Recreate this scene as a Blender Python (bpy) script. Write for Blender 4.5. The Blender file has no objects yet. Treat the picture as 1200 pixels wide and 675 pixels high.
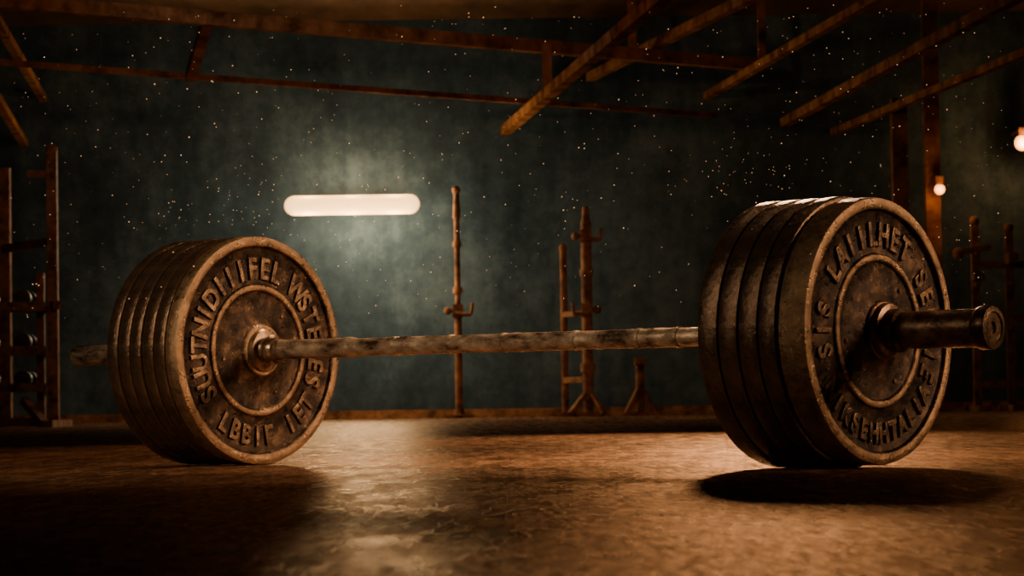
import bpy, bmesh, math, random
from mathutils import Vector, Matrix
random.seed(7)
C = bpy.context.scene.collection

# ---------------------------------------------------------------- helpers
def link(o): C.objects.link(o); return o
def finish(name, bm, mat, parent=None, smooth=True, matrix=None):
    me = bpy.data.meshes.new(name)
    bm.normal_update(); bm.to_mesh(me); bm.free()
    for m in (mat if isinstance(mat, (list, tuple)) else [mat]): me.materials.append(m)
    if smooth:
        for p in me.polygons: p.use_smooth = True
        try: me.set_sharp_from_angle(angle=math.radians(32))
        except Exception: pass
    o = bpy.data.objects.new(name, me); link(o)
    if matrix is not None: o.matrix_world = matrix
    if parent: o.parent = parent
    return o
def empty(name, loc=(0,0,0)):
    e = bpy.data.objects.new(name, None); e.location = loc; e.empty_display_size = .1
    return link(e)
def box(bm, c, s, rot=None, mi=0):
    r = bmesh.ops.create_cube(bm, size=1.0)
    M = Matrix.Translation(Vector(c)) @ (rot.to_4x4() if rot else Matrix()) @ Matrix.Diagonal((s[0], s[1], s[2], 1))
    bmesh.ops.transform(bm, matrix=M, verts=r['verts'])
    for f in set(f for v in r['verts'] for f in v.link_faces): f.material_index = mi
def beam(bm, a, b, w, h):
    a, b = Vector(a), Vector(b); d = b - a
    q = d.to_track_quat('Y', 'Z').to_matrix()
    box(bm, (a + b) / 2, (w, d.length, h), q)
def cyl(bm, a, b, r, r2=None, seg=20, mi=0):
    a, b = Vector(a), Vector(b); d = b - a
    res = bmesh.ops.create_cone(bm, cap_ends=True, segments=seg, radius1=r, radius2=r if r2 is None else r2, depth=d.length)
    M = Matrix.Translation((a + b) / 2) @ d.to_track_quat('Z', 'Y').to_matrix().to_4x4()
    bmesh.ops.transform(bm, matrix=M, verts=res['verts'])
    for f in set(f for v in res['verts'] for f in v.link_faces): f.material_index = mi
def sph(bm, c, r, seg=16):
    res = bmesh.ops.create_uvsphere(bm, u_segments=seg, v_segments=seg // 2, radius=r)
    bmesh.ops.translate(bm, vec=Vector(c), verts=res['verts'])
def lathe(bm, prof, seg=160, wob=0.0):
    rings = []
    for (r, z) in prof:
        rings.append([bm.verts.new((r * math.cos(2*math.pi*i/seg), r * math.sin(2*math.pi*i/seg), z)) for i in range(seg)])
    n = len(prof)
    for k in range(n - 1):
        A, B = rings[k], rings[k+1]
        for i in range(seg):
            j = (i + 1) % seg
            bm.faces.new((A[i], A[j], B[j], B[i]))
    return rings
# ---------------------------------------------------------------- materials
def newmat(name):
    m = bpy.data.materials.new(name); m.use_nodes = True
    nt = m.node_tree; b = nt.nodes['Principled BSDF']
    return m, nt, b
def ramp(nt, fac, stops):
    r = nt.nodes.new('ShaderNodeValToRGB')
    while len(r.color_ramp.elements) < len(stops): r.color_ramp.elements.new(0.5)
    for e, (p, c) in zip(r.color_ramp.elements, stops):
        e.position = p; e.color = (c[0], c[1], c[2], 1) if isinstance(c, (list, tuple)) else (c, c, c, 1)
    nt.links.new(fac, r.inputs[0]); return r
def noise(nt, vec, scale, detail=6, rough=.6, dist=0):
    n = nt.nodes.new('ShaderNodeTexNoise'); n.inputs['Scale'].default_value = scale
    n.inputs['Detail'].default_value = detail; n.inputs['Roughness'].default_value = rough
    n.inputs['Distortion'].default_value = dist
    nt.links.new(vec, n.inputs['Vector']); return n
def mapping(nt, scale=(1,1,1)):
    tc = nt.nodes.new('ShaderNodeTexCoord'); mp = nt.nodes.new('ShaderNodeMapping')
    mp.inputs['Scale'].default_value = scale
    nt.links.new(tc.outputs['Object'], mp.inputs['Vector']); return mp.outputs['Vector']
def math2(nt, op, a, b=None, bv=None):
    n = nt.nodes.new('ShaderNodeMath'); n.operation = op
    nt.links.new(a, n.inputs[0])
    if b is not None: nt.links.new(b, n.inputs[1])
    if bv is not None: n.inputs[1].default_value = bv
    return n.outputs[0]
def metal(name, c1, c2, c3, metallic, r1, r2, scale=30, bump=.3, bd=.002, stretch=(1,1,1), edge=None, spec=.5, lo=.34, hi=.68):
    m, nt, b = newmat(name); v = mapping(nt, stretch)
    n = noise(nt, v, scale, 8, .65)
    cr = ramp(nt, n.outputs['Fac'], [(lo, c1), (.52, c2), (hi, c3)])
    out = cr.outputs[0]
    if edge:  # worn edges plus rim highlights put into the colour; recesses darkened too
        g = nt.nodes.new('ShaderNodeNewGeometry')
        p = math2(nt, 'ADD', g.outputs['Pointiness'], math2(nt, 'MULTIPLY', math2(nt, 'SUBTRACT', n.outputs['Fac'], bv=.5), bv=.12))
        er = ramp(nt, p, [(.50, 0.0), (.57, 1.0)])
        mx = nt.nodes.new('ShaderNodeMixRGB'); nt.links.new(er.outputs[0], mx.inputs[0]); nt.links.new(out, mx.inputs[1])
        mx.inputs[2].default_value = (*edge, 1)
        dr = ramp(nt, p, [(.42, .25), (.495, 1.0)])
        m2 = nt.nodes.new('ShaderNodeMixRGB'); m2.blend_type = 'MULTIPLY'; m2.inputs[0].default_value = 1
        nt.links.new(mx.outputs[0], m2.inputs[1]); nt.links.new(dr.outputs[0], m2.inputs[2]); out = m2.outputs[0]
    nt.links.new(out, b.inputs['Base Color'])
    b.inputs['Specular IOR Level'].default_value = spec
    n2 = noise(nt, v, scale * 2.3, 6, .6)
    rr = ramp(nt, n2.outputs['Fac'], [(.35, r1), (.65, r2)])
    nt.links.new(rr.outputs[0], b.inputs['Roughness'])
    b.inputs['Metallic'].default_value = metallic
    n3 = noise(nt, v, scale * 4, 8, .7)
    bp = nt.nodes.new('ShaderNodeBump'); bp.inputs['Strength'].default_value = bump; bp.inputs['Distance'].default_value = bd
    nt.links.new(n3.outputs['Fac'], bp.inputs['Height']); nt.links.new(bp.outputs[0], b.inputs['Normal'])
    return m
iron = metal('cast_iron_bronze', (.018,.011,.008), (.080,.048,.029), (.20,.12,.068), .75, .22, .46, 32, .75, .003, edge=(.52,.32,.17))
iron_dark = metal('cast_iron_dark', (.007,.005,.004), (.024,.016,.012), (.08,.048,.03), .7, .14, .32, 18, .6, .003, edge=(.22,.13,.075))
letter = metal('worn_letter_metal', (.06,.036,.021), (.21,.13,.073), (.50,.32,.175), .7, .22, .42, 40, .5, .002)
steel = metal('worn_bar_steel', (.07,.04,.025), (.48,.34,.225), (.80,.61,.43), .6, .22, .42, 30, .6, .002, (1,1,.45), lo=.38, hi=.64)
steel_dark = metal('sleeve_steel', (.07,.04,.024), (.26,.16,.095), (.46,.30,.18), .7, .2, .4, 30, .3, .002)
rust = metal('rusty_rack_steel', (.06,.024,.009), (.20,.082,.031), (.32,.14,.054), 0, .6, .8, 12, .4, .01, spec=.08)
beamm = metal('old_beam_paint', (.06,.021,.007), (.19,.072,.024), (.30,.12,.042), .0, .6, .85, 6, .4, .01, spec=0)
black = metal('rubber_black', (.01,.01,.01), (.03,.025,.02), (.06,.05,.04), .2, .35, .6, 20, .3, .003)

def emis(name, col, s):
    m, nt, b = newmat(name); b.inputs['Base Color'].default_value = (*col, 1)
    b.inputs['Emission Color'].default_value = (*col, 1); b.inputs['Emission Strength'].default_value = s
    return m
tube_m = emis('tube_glow', (1, .54, .19), 3.6)
bulb_m = emis('bulb_glow', (1, .38, .09), 4)
dust_m = emis('glowing_dust_speck', (.95, .58, .3), .45)  # slight emission stands in for light caught by the dust

# wall
m, nt, b = newmat('teal_plaster'); v = mapping(nt)
n1 = noise(nt, v, .8, 8, .65, .4); n2 = noise(nt, v, 9, 8, .75); n3 = noise(nt, mapping(nt, (4, 4, .7)), 1.6, 6, .6)
a = math2(nt, 'ADD', n1.outputs['Fac'], math2(nt, 'MULTIPLY', n2.outputs['Fac'], bv=.6))
a = math2(nt, 'ADD', a, math2(nt, 'MULTIPLY', n3.outputs['Fac'], bv=.4))
a = math2(nt, 'MULTIPLY', a, bv=.5)
cr = ramp(nt, a, [(.38, (.011,.019,.024)), (.5, (.034,.053,.062)), (.62, (.088,.12,.127))])
nt.links.new(cr.outputs[0], b.inputs['Base Color']); b.inputs['Roughness'].default_value = .8
b.inputs['Specular IOR Level'].default_value = .2
bp = nt.nodes.new('ShaderNodeBump'); bp.inputs['Strength'].default_value = .4; bp.inputs['Distance'].default_value = .02
nt.links.new(n2.outputs['Fac'], bp.inputs['Height']); nt.links.new(bp.outputs[0], b.inputs['Normal'])
wallm = m
m, nt, b = newmat('ceiling_boards'); v = mapping(nt, (1, .2, 1))
n1 = noise(nt, v, 4, 8, .65); cr = ramp(nt, n1.outputs['Fac'], [(.3, (.03,.015,.006)), (.7, (.1,.048,.02))])
nt.links.new(cr.outputs[0], b.inputs['Base Color']); b.inputs['Roughness'].default_value = .8
b.inputs['Specular IOR Level'].default_value = .05
ceilm = m
# floor : worn boards, grain running along the hall (Y)
m, nt, b = newmat('worn_brown_floor'); nt.nodes.remove(b)
vg = mapping(nt, (1, .16, 1)); v = mapping(nt)
n1 = noise(nt, mapping(nt, (1, .35, 1)), 2.4, 8, .7, .3)
n2 = noise(nt, vg, 85, 10, .75)
n3 = noise(nt, vg, 260, 4, .7)
n6 = noise(nt, vg, 20, 8, .7)
a = math2(nt, 'ADD', math2(nt, 'MULTIPLY', n1.outputs['Fac'], bv=.35), math2(nt, 'MULTIPLY', n2.outputs['Fac'], bv=.4))
a = math2(nt, 'ADD', a, math2(nt, 'MULTIPLY', n6.outputs['Fac'], bv=.25))
cr = ramp(nt, a, [(.41, (.018,.008,.004)), (.5, (.105,.048,.022)), (.60, (.29,.145,.07))])
vo = nt.nodes.new('ShaderNodeTexVoronoi'); vo.feature = 'DISTANCE_TO_EDGE'; vo.inputs['Scale'].default_value = 30
wv = nt.nodes.new('ShaderNodeMixRGB'); wv.inputs[0].default_value = .06
nt.links.new(vg, wv.inputs[1]); nt.links.new(n6.outputs['Color'], wv.inputs[2]); nt.links.new(wv.outputs[0], vo.inputs['Vector'])
cks = ramp(nt, vo.outputs['Distance'], [(0, 0.0), (.06, 1.0)])
mk = nt.nodes.new('ShaderNodeMixRGB'); mk.blend_type = 'MULTIPLY'; mk.inputs[0].default_value = .6
nt.links.new(cr.outputs[0], mk.inputs[1]); nt.links.new(cks.outputs[0], mk.inputs[2])
# long plank seams (boards 14 cm wide running along the hall)
sx = nt.nodes.new('ShaderNodeSeparateXYZ'); nt.links.new(v, sx.inputs[0])
fr = math2(nt, 'FRACT', math2(nt, 'MULTIPLY', math2(nt, 'ADD', sx.outputs['X'], bv=20.03), bv=1/.14))
seam = ramp(nt, fr, [(0, 0.15), (.03, 1.0)])
mk2 = nt.nodes.new('ShaderNodeMixRGB'); mk2.blend_type = 'MULTIPLY'; mk2.inputs[0].default_value = .7
nt.links.new(mk.outputs[0], mk2.inputs[1]); nt.links.new(seam.outputs[0], mk2.inputs[2])
n4 = noise(nt, mapping(nt, (1,.16,1)), 70, 2, .5)
sp = ramp(nt, n4.outputs['Fac'], [(.74, 0.0), (.77, 1.0)])
mc = nt.nodes.new('ShaderNodeMixRGB'); nt.links.new(sp.outputs[0], mc.inputs[0]); nt.links.new(mk2.outputs[0], mc.inputs[1])
mc.inputs[2].default_value = (.5, .33, .2, 1)
h = math2(nt, 'ADD', math2(nt, 'MULTIPLY', cks.outputs[0], bv=.12), n2.outputs['Fac'])
h = math2(nt, 'ADD', h, math2(nt, 'MULTIPLY', n3.outputs['Fac'], bv=.3))
h = math2(nt, 'ADD', h, math2(nt, 'MULTIPLY', seam.outputs[0], bv=.15))
bp = nt.nodes.new('ShaderNodeBump'); bp.inputs['Strength'].default_value = .42; bp.inputs['Distance'].default_value = .002
nt.links.new(h, bp.inputs['Height'])
df = nt.nodes.new('ShaderNodeBsdfDiffuse'); nt.links.new(mc.outputs[0], df.inputs['Color']); nt.links.new(bp.outputs[0], df.inputs['Normal'])
gl = nt.nodes.new('ShaderNodeBsdfGlossy'); gl.inputs['Color'].default_value = (1,.72,.48,1); nt.links.new(bp.outputs[0], gl.inputs['Normal'])
rr = ramp(nt, n6.outputs['Fac'], [(.35, .18), (.65, .36)]); nt.links.new(rr.outputs[0], gl.inputs['Roughness'])
gf = ramp(nt, n2.outputs['Fac'], [(.38, .05), (.62, .22)])
ms = nt.nodes.new('ShaderNodeMixShader'); nt.links.new(gf.outputs[0], ms.inputs[0]); nt.links.new(df.outputs[0], ms.inputs[1]); nt.links.new(gl.outputs[0], ms.inputs[2])
nt.links.new(ms.outputs[0], nt.nodes['Material Output'].inputs['Surface'])
floorm = m

# ---------------------------------------------------------------- room shell
YW, XL, XR, YB, H = 21.0, -4.6, 5.2, -3.5, 2.85
def slab(name, c, s, mat):
    bm = bmesh.new(); box(bm, c, s); return finish(name, bm, mat, smooth=False)
slab('floor', ((XL+XR)/2, (YW+YB)/2, -.05), (XR-XL+.4, YW-YB+.4, .1), floorm)
slab('ceiling', ((XL+XR)/2, (YW+YB)/2, H+.05), (XR-XL+.4, YW-YB+.4, .1), ceilm)
slab('wall_back', ((XL+XR)/2, YW+.1, H/2), (XR-XL, .2, H), wallm)
slab('wall_front', ((XL+XR)/2, YB-.1, H/2), (XR-XL, .2, H), wallm)
slab('wall_left', (XL-.1, (YW+YB)/2, H/2), (.2, YW-YB+.4, H), wallm)
slab('wall_right', (XR+.1, (YW+YB)/2, H/2), (.2, YW-YB+.4, H), wallm)
slab('baseboard_back', ((XL+XR)/2, YW-.012, .03), (XR-XL, .024, .06), rust)

# roof timbers
bm = bmesh.new()
def ext(a, b, y):
    a, b = Vector(a), Vector(b); t = (y - a.y) / (b.y - a.y); return a + (b - a) * t
beam(bm, ext((-2.78,16,2.34),(1.71,19.7,2.34),14.5), (1.71,19.7,2.34), .07, .08)
beam(bm, ext((-2.96,17.1,2.13),(.93,20.5,2.13),15.6), ext((-2.96,17.1,2.13),(.93,20.5,2.13),20.98), .03, .036)
Cc = ((.017,20.5,2.04),(.72,14.2,2.04)); beam(bm, ext(*Cc,20.98), ext(*Cc,6), .065, .065)
Dd = ((.963,19.07,2.42),(1.36,17.08,2.42)); beam(bm, ext(*Dd,20.98), ext(*Dd,8), .06, .06)
Gg = ((1.49,20.3,2.27),(1.98,16.04,2.27)); beam(bm, ext(*Gg,20.98), ext(*Gg,8), .05, .05)
Ee = ((2.0,20.5,2.07),(2.47,14.8,2.07)); beam(bm, ext(*Ee,20.98), ext(*Ee,8), .06, .06)
Ff = ((2.38,20.4,2.0),(2.85,16.3,2.0)); beam(bm, ext(*Ff,20.98), ext(*Ff,8), .045, .045)
L1 = ((-2.94,17,2.32),(-3.25,20.15,2.32)); beam(bm, ext(*L1,20.98), ext(*L1,8), .05, .05)
L2 = ((-3.18,18.4,2.0),(-3.45,20.8,2.0)); beam(bm, ext(*L2,20.98), ext(*L2,12), .05, .05)
beam(bm, (-1.72,16.87,2.36), (-1.95,17.95,2.12), .06, .06)
beam(bm, (.24,18.45,2.36), (.24,18.45,2.0), .06, .06)
for p in ((-3.6,15.32),( .8,18.95),(1.7,19.69)): beam(bm, (p[0],p[1],2.3), (p[0],p[1]+.001,H), .05, .05)
for L,y in ((Cc,8),(Dd,10),(Gg,10),(Ee,10),(Ff,10),(L1,10),(L2,13)):
    p = ext(*L,y); beam(bm, p, (p.x,p.y+.001,H), .05, .05)
beam(bm, (2.87,20,0), (2.87,20.001,H), .10, .10)
beam(bm, (2.585,19.5,0), (2.585,19.501,2.08), .1, .1)
box(bm, (2.87,20,.03), (.2,.2,.06)); box(bm, (2.585,19.5,.03), (.2,.2,.06))
finish('roof_truss', bm, beamm, smooth=False)

# ---------------------------------------------------------------- barbell
PL = Vector((-.495, 5.79, .2255)); d = Vector((.7614, -.6483, 0)).normalized()
up = Vector((0,0,1)); xl = up.cross(d)
def frame(s):
    o = PL + d * s
    return Matrix(((xl.x, up.x, d.x, o.x), (xl.y, up.y, d.y, o.y), (xl.z, up.z, d.z, o.z), (0,0,0,1)))
bar = empty('barbell')
_cache = {}
def glyph(ch, size):
    if (ch, size) in _cache: return _cache[(ch, size)]
    cu = bpy.data.curves.new('glyph', 'FONT'); cu.body = ch; cu.size = size; cu.extrude = .0035
    cu.bevel_depth = .0009; cu.bevel_resolution = 1; cu.offset = .0009; cu.align_x = 'CENTER'
    o = bpy.data.objects.new('glyph', cu); link(o)
    bpy.context.view_layer.update()
    me = bpy.data.meshes.new_from_object(o.evaluated_get(bpy.context.evaluated_depsgraph_get()))
    bpy.data.objects.remove(o); _cache[(ch, size)] = me
    return me
def ring_text(bm, txt, a0, a1, rbase, z, size, outward=True):
    n = len(txt)
    for i, ch in enumerate(txt):
        if ch == ' ': continue
        a = math.radians(a0 + (a1 - a0) * i / max(1, n - 1))
        me = glyph(ch, size)
        t = bmesh.new(); t.from_mesh(me)
        rot = Matrix.Rotation(a - math.pi/2 if outward else a + math.pi/2, 4, 'Z')
        M = Matrix.Translation((rbase*math.cos(a), rbase*math.sin(a), z)) @ rot @ Matrix.Diagonal((1.0,1.15,1,1))
        bmesh.ops.transform(t, matrix=M, verts=t.verts)
        tmp = bpy.data.meshes.new('t'); t.to_mesh(tmp); t.free(); bm.from_mesh(tmp); bpy.data.meshes.remove(tmp)
def plate(name, s0, T, R, texts=None, mat=iron_dark, hub=.05, hole=.02):
    f = R / .225
    prof = [(hole,0),(hub,0),(hub+.01,.004),(R-.03,.004),(R-.02,0),(R-.007,0),(R-.002,.002),(R,.008),
            (R,T-.008),(R-.002,T-.002),(R-.007,T),(R-.017*f,T),(R-.0195*f,T-.0015),(R-.0225*f,T-.008),(R-.025*f,T-.0095),
            (.134*f,T-.0095),(.1315*f,T-.0085),(.129*f,T-.0045),(.127*f,T-.0035),(.120*f,T-.0035),(.118*f,T-.0045),(.1155*f,T-.0085),(.113*f,T-.0095),
            (.070*f,T-.008),(.064*f,T-.005),(.060*f,T-.003),(.052*f,T+.001),(.050*f,T+.006),(.048*f,T+.0075),(.036*f,T+.0085),(.034*f,T+.007),(hole,T+.006)]
    bm = bmesh.new(); lathe(bm, prof + [prof[0]], 160)
    bmesh.ops.remove_doubles(bm, verts=bm.verts, dist=1e-6)
    bmesh.ops.recalc_face_normals(bm, faces=bm.faces)
    o = finish(name, bm, mat, bar, matrix=frame(s0))
    if texts:
        tb = bmesh.new()
        for t in texts: ring_text(tb, *t[:3], t[3], T-.0085, t[4], t[5])
        for a in (45, 190, 300):
            a = math.radians(a); cyl(tb, (.095*math.cos(a), .095*math.sin(a), T-.01), (.095*math.cos(a), .095*math.sin(a), T-.006), .005, .004, 12)
        finish(name + '_lettering', tb, letter, bar, matrix=frame(s0))
    return o
ths = [.034,.034,.033,.034,.033,.036]; s = -sum(ths)
for i, t in enumerate(ths):
    last = i == len(ths)-1
    tx = [("SUUTNIDIIIFEL WSTEFES", 212, -22, .142, .05, True), ("LBBIE 1ET", 236, 322, .186, .045, False)] if last else None
    plate('left_plate_%d' % (i+1), s, t - .0012, .225 if last else .2245 - .001*(i % 2), tx, iron if last else iron_dark); s += t
ths = [.042,.040,.040,.036,.056]; s = 1.45 - sum(ths)
for i, t in enumerate(ths):
    last = i == len(ths)-1
    tx = [("SIS LAIILHET SEEFIE", 192, -26, .142, .046, True), ("NIKSEHHTALIA", 214, 322, .183, .038, False)] if last else None
    R = .221 if last else (.225 if i != 3 else .2255)
    plate('right_plate_%d' % (i+1), s, t - .0012, R, tx, iron if last else iron_dark); s += t
def rod(name, prof, mat, seg=64):
    bm = bmesh.new(); lathe(bm, [(0.0001, prof[0][1])] + prof + [(0.0001, prof[-1][1])], seg)
    bmesh.ops.recalc_face_normals(bm, faces=bm.faces)
    return finish(name, bm, mat, bar, matrix=frame(0))
rod('sleeve_far', [(.018,-.545),(.0205,-.542),(.021,-.537),(.021,-.2)], steel)
rod('inner_collar', [(.042,-.005),(.042,.012),(.039,.016),(.026,.018),(.024,.022),(.024,.028),(.029,.031),(.030,.036),(.026,.04),(.024,.048),(.021,.05),(.021,.06)], steel_dark)
prof = [(.0185,.05),(.0198,.054),(.0198,.060),(.0190,.064),(.0190,.225),(.0200,.229),(.0203,.238),(.0200,.247),(.0172,.262)]
for sv in (.36,.50,.63,.80,.945,1.03):
    prof += [(.0170,sv-.006),(.0184,sv-.0035),(.0184,sv+.0035),(.0165,sv+.006)]
    if sv in (.36,.63,.945): prof += [(.0180,sv+.03),(.0172,sv+.06)]
prof += [(.0170,1.24)]
rod('shaft', prof, steel)
rod('shaft_core', [(.017,-.01),(.017,.06)], steel_dark)
rod('sleeve_near', [(.0305,1.23),(.0305,1.452),(.046,1.454),(.046,1.464),(.044,1.468),(.036,1.470),(.036,1.490),(.031,1.494),
    (.0315,1.635),(.0345,1.639),(.0355,1.643),(.0355,1.657),(.0340,1.662),(.026,1.663),(.024,1.6605),(.010,1.6605),(.009,1.656)], steel_dark)

# ---------------------------------------------------------------- racks
def hook(bm, x, y, z, sx=1):
    box(bm, (x, y, z), (.075,.075,.09)); cyl(bm, (x-.02*sx,y-.06,z-.02), (x+.09*sx,y-.06,z-.03), .014)
    cyl(bm, (x+.09*sx,y-.06,z-.03), (x+.1*sx,y-.06,z+.05), .012); sph(bm, (x-.07*sx,y,z), .028); cyl(bm, (x-.07*sx,y,z),(x,y,z),.01)
bm = bmesh.new(); X, Y = -.375, 20.3
cyl(bm, (X,Y,0), (X,Y,.75), .026); cyl(bm, (X,Y,.7), (X,Y,1.56), .02); sph(bm, (X,Y,1.575), .03)
hook(bm, X, Y, .74, 1); cyl(bm, (X,Y,1.18),(X,Y,1.22),.03); cyl(bm, (X,Y,1.38),(X,Y,1.5),.028,.022); cyl(bm,(X,Y,.86),(X,Y,.9),.034)
box(bm, (X,Y,.012), (.2,.12,.024)); box(bm, (X,Y,.012), (.06,.5,.024)); cyl(bm,(X,Y,.0),(X,Y,.06),.045,.03)
finish('squat_stand', bm, rust)
bm = bmesh.new(); X, Y = .505, 19.9
cyl(bm, (X,Y,0), (X,Y,1.32), .036); cyl(bm, (X,Y,1.3), (X,Y,1.42), .03,.022); hook(bm, X, Y, 1.22, 1); hook(bm, X, Y, .72, -1)
cyl(bm, (X,Y,.3),(X,Y,.36),.05); cyl(bm, (X,Y,.95),(X,Y,.99),.045)
cyl(bm, (X-.15,Y+.35,0), (X-.15,Y+.35,1.15), .024); sph(bm, (X-.15,Y+.35,1.16), .03)
beam(bm, (X,Y,.25), (X-.15,Y+.35,.25), .04,.04); beam(bm, (X,Y,.7), (X-.15,Y+.35,.7), .035,.035)
beam(bm, (X,Y,.18), (X-.13,Y-.12,.02), .03,.03); beam(bm, (X,Y,.18), (X+.1,Y-.12,.02), .03,.03)
box(bm, (X-.06,Y,.015), (.32,.1,.03)); box(bm, (X-.15,Y+.35,.015), (.16,.12,.03))
finish('squat_stand', bm, rust)
bm = bmesh.new(); X, Y = .86, 20.0
cyl(bm, (X,Y,.03), (X,Y,.36), .03); box(bm, (X,Y,.37), (.07,.2,.05)); beam(bm,(X,Y,.2),(X-.1,Y-.05,.015),.035,.03); beam(bm,(X,Y,.2),(X+.1,Y-.05,.015),.035,.03)
beam(bm,(X,Y,.2),(X,Y+.15,.015),.035,.03); box(bm,(X,Y-.05,.012),(.24,.05,.024)); box(bm,(X,Y+.15,.012),(.05,.05,.024))
finish('jack_stand', bm, rust)
bm = bmesh.new(); X, Y = 3.12, 19.8
for (x, zt) in ((X,1.25),(X+.23,1.2),(X+.52,1.55)):
    box(bm, (x,Y,zt/2), (.05,.06,zt)); box(bm, (x,Y,.02), (.09,.6,.04)); sph(bm, (x,Y,zt+.03), .035)
    for z in (.55,.85,1.05): cyl(bm, (x,Y-.12,z),(x,Y+.03,z),.018)
for z in (.98,.62,.18): box(bm, (X+.26,Y,z), (.56,.035,.045))
beam(bm, (X-.12,Y-.05,1.06), (X+.1,Y-.05,1.1), .04,.04); sph(bm,(X-.12,Y-.05,1.06),.04)
box(bm,(X+.23,Y-.1,1.02),(.07,.16,.07)); box(bm,(X,Y-.1,.9),(.07,.16,.05))
finish('power_rack', bm, rust)
bm = bmesh.new(); X, Y = -2.73, 17.5
box(bm,(X,Y,.82),(.06,.06,1.64)); sph(bm,(X,Y,1.65),.035)
box(bm,(X-.42,Y+.7,.8),(.10,.07,1.6)); box(bm,(X-.09,Y+.1,.46),(.045,.05,.92))
for z in (.76,.5,.28): box(bm,(X-.42,Y+.02,z-.06),(.78,.30,.025)); box(bm,(X-.42,Y-.12,z-.045),(.78,.02,.05))
box(bm,(X-.8,Y+.1,.46),(.04,.05,.92))
beam(bm,(X,Y,1.5),(X-.15,Y,1.51),.03,.04); beam(bm,(X,Y,.72),(X+.04,Y-.1,.72),.05,.05); beam(bm,(X,Y,1.1),(X-.42,Y+.7,1.1),.04,.05)
box(bm,(X,Y+.1,.02),(.07,.8,.04)); box(bm,(X-.42,Y-.02,.03),(.8,.07,.05)); box(bm,(X-.42,Y+.7,.02),(.14,.3,.04)); box(bm,(X-.8,Y+.1,.02),(.07,.6,.04))
beam(bm,(X-.16,Y-.1,.16),(X-.02,Y-.25,.02),.05,.04)
rack = finish('dumbbell_rack', bm, rust)
for z in (.76,.5,.28):
    for k in range(3):
        x = X-.17-.22*k
        bm = bmesh.new(); zz = z - .0475 + .052
        a, b2 = (0,-.115,0), (0,.115,0)
        cyl(bm, a, b2, .015)
        for sg in (-1,1):
            cyl(bm,(0,sg*.06,0),(0,sg*.07,0),.052,.052,24); cyl(bm,(0,sg*.07,0),(0,sg*.115,0),.052,.052,24); cyl(bm,(0,sg*.115,0),(0,sg*.125,0),.046,.046,24)
        finish('dumbbell', bm, black, matrix=Matrix.Translation((x, Y+.02, zz)))

# ---------------------------------------------------------------- lamps
lx, ly, lz = -1.12, 20.72, 1.51
fx = empty('wall_tube_lamp', (lx, ly, lz))
bm = bmesh.new(); r = .068; hl = .475-r
cyl(bm, (-hl,0,0),(hl,0,0), r, seg=32); sph(bm, (-hl,0,0), r, 32); sph(bm, (hl,0,0), r, 32)
o = finish('tube', bm, tube_m); o.parent = fx
bm = bmesh.new(); box(bm,(0,.17,0),(.7,.03,.07)); box(bm,(-.28,.12,0),(.04,.12,.03)); box(bm,(.28,.12,0),(.04,.12,.03)); box(bm,(0,.235,0),(.2,.1,.05))
o = finish('mounting_rail', bm, rust, smooth=False); o.parent = fx
def light(name, kind, loc, power, col, size=.1, target=None, sy=None, spot=None, blend=.6, parent=None):
    l = bpy.data.lights.new(name, kind); l.energy = power; l.color = col
    if kind == 'AREA':
        l.size = size
        if sy: l.shape = 'RECTANGLE'; l.size_y = sy
    else: l.shadow_soft_size = size
    if spot: l.spot_size = math.radians(spot); l.spot_blend = blend
    o = bpy.data.objects.new(name, l); link(o); o.location = loc
    if target is not None:
        o.rotation_euler = (Vector(target) - Vector(loc)).to_track_quat('-Z', 'Y').to_euler()
    return o
for dx in (-.3, 0, .3):
    light('tube_light', 'POINT', (lx+dx, ly, lz-.15), 7, (1,.82,.53), .05)
    light('tube_light', 'POINT', (lx+dx, ly, lz+.15), 4, (1,.78,.48), .05)
light('tube_light', 'POINT', (lx+.1, ly-.5, lz-.45), 38, (1,.82,.54), .25)
light('tube_throw', 'AREA', (lx, ly-.3, lz), 45, (1,.74,.45), .9, (0,5,0), sy=.14)
for i,(x,y,z,r) in enumerate(((2.9,19.86,1.5,.035),(3.595,20.6,1.87,.055))):
    e = empty('bulb_lamp', (x,y,z))
    bm = bmesh.new(); sph(bm,(0,0,0),r,24); o = finish('bulb', bm, bulb_m); o.parent = e
    bm = bmesh.new(); back = (19.96 if i==0 else YW)-y
    cyl(bm,(0,0,r*.8),(0,0,r*.8+.06),.025,.03); cyl(bm,(0,0,r*.8+.05),(0,back,r*.8+.05),.012); o = finish('socket', bm, rust); o.parent = e
    light('bulb_light','POINT',(x,y-.12,z-.02), 2.2 if i==0 else 10,(1,.5,.18),.04)
def pendant(x, y, z, power, tgt, spot, col=(1,.62,.3), size=.12, blend=.8, drop=0):
    e = empty('unseen_pendant', (x,y,z))
    bm = bmesh.new(); lathe(bm, [(.03,.17),(.05,.16),(.07,.12),(.2,.02),(.21,0),(.2,.004),(.065,.11),(.03,.14)], 40)
    cyl(bm,(0,0,.15),(0,0,H-z),.01)
    o = finish('shade', bm, rust); o.parent = e
    bm = bmesh.new(); sph(bm,(0,0,.07),.04); o = finish('bulb', bm, bulb_m); o.parent = e
    light('unseen_pendant_light','SPOT',(x,y,z-drop),power,col,size,tgt,spot=spot,blend=blend)
pendant(1.0, 11.5, 2.0, 900, (.1,8.2,0), 50, (1,.56,.28), .3, 1)
pendant(.3, 6.6, 2.35, 360, (.2,6.0,0), 56, (1,.62,.34), .2, 1)  # overhead lamp added out of view to light the bar and top rims
pendant(.4, 17.0, 2.62, 50, (.2,17.0,0), 150, (1,.5,.2), .15)
pendant(-.8, 10.5, 2.1, 330, (-.5,18.0,2.6), 62, (1,.48,.19), .12, 1, .14)  # unseen lamp added to light the roof beams from the front
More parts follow.
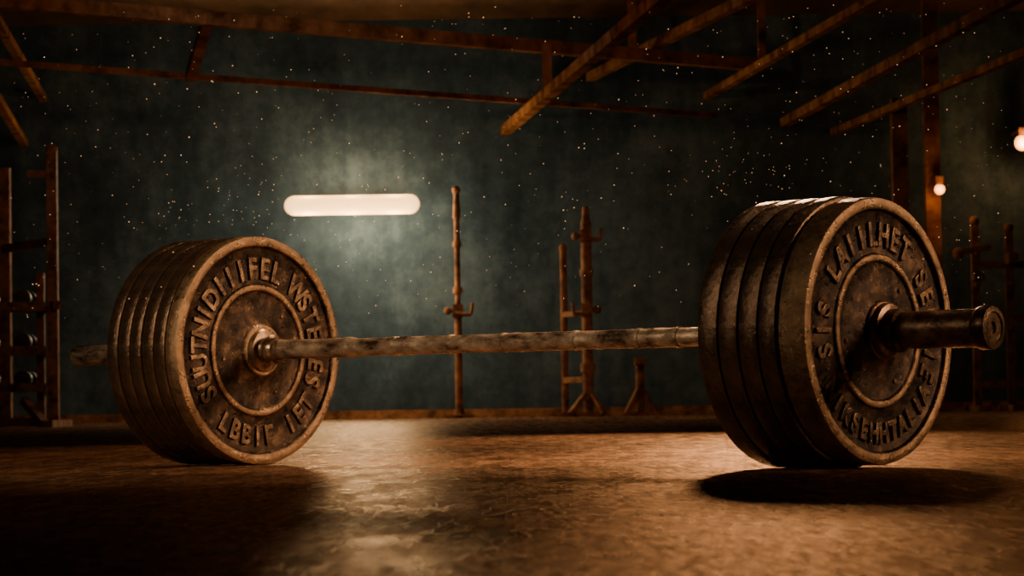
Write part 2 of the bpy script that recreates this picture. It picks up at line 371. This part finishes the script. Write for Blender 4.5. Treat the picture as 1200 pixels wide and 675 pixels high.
def added_side_lamp(x, y, z, power, tgt, col, spot, size):  # lamps added out of view to light plate faces, bar and stack sides
    e = empty('added_side_lamp', (x,y,z)); sg = 1 if x > 0 else -1
    q = (Vector(tgt)-Vector((x,y,z))).to_track_quat('-Z','Y').to_matrix()
    bm = bmesh.new(); cyl(bm, q @ Vector((0,0,.02)), q @ Vector((0,0,.22)), .2, .1, 32)
    wallx = (XR if sg > 0 else XL) - x
    back = q @ Vector((0,0,.2)); cyl(bm, back, (wallx, back.y, back.z), .02)
    o = finish('housing', bm, rust); o.parent = e
    light('added_side_light','SPOT',(x,y,z),power,col,size,tgt,spot=spot,blend=.9)
added_side_lamp(4.2, 4.5, 1.8, 680, (.1,5.5,.44), (1,.62,.36), 31, .6)
added_side_lamp(-2.9, 2.9, 2.0, 330, (-.2,5.6,.44), (1,.74,.48), 38, .25)
light('added_cool_fill', 'AREA', (-.5, 16.5, 2.8), 12, (.45,.75,1), 3.0, (-.5,17.5,0), sy=2.0)  # added cool fill for back wall and racks; the ceiling has no opening

# ---------------------------------------------------------------- dust
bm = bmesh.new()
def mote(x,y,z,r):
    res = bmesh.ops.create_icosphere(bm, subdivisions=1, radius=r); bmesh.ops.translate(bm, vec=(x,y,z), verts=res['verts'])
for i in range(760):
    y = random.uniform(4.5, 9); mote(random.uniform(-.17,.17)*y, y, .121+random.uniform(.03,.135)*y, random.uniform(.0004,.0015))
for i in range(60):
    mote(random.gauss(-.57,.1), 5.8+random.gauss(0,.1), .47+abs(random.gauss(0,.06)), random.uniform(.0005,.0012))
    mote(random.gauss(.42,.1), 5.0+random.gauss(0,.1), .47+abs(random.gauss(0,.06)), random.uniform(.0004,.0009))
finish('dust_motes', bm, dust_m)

# ---------------------------------------------------------------- world + camera
w = bpy.data.worlds.new('World'); bpy.context.scene.world = w; w.use_nodes = True
w.node_tree.nodes['Background'].inputs[0].default_value = (.3,.4,.5,1); w.node_tree.nodes['Background'].inputs[1].default_value = .02
cd = bpy.data.cameras.new('camera'); cam = bpy.data.objects.new('camera', cd); link(cam)
cd.sensor_width = 36; cd.lens = 36*3450/1200; cd.clip_end = 100
cam.matrix_world = Matrix.Translation((0,0,.121)) @ Matrix.Rotation(math.radians(90) + math.atan(131/3450), 4, 'X') @ Matrix.Rotation(-.0145, 4, 'Z')
cd.dof.use_dof = True; cd.dof.focus_distance = 5.1; cd.dof.aperture_fstop = 18
bpy.context.scene.camera = cam
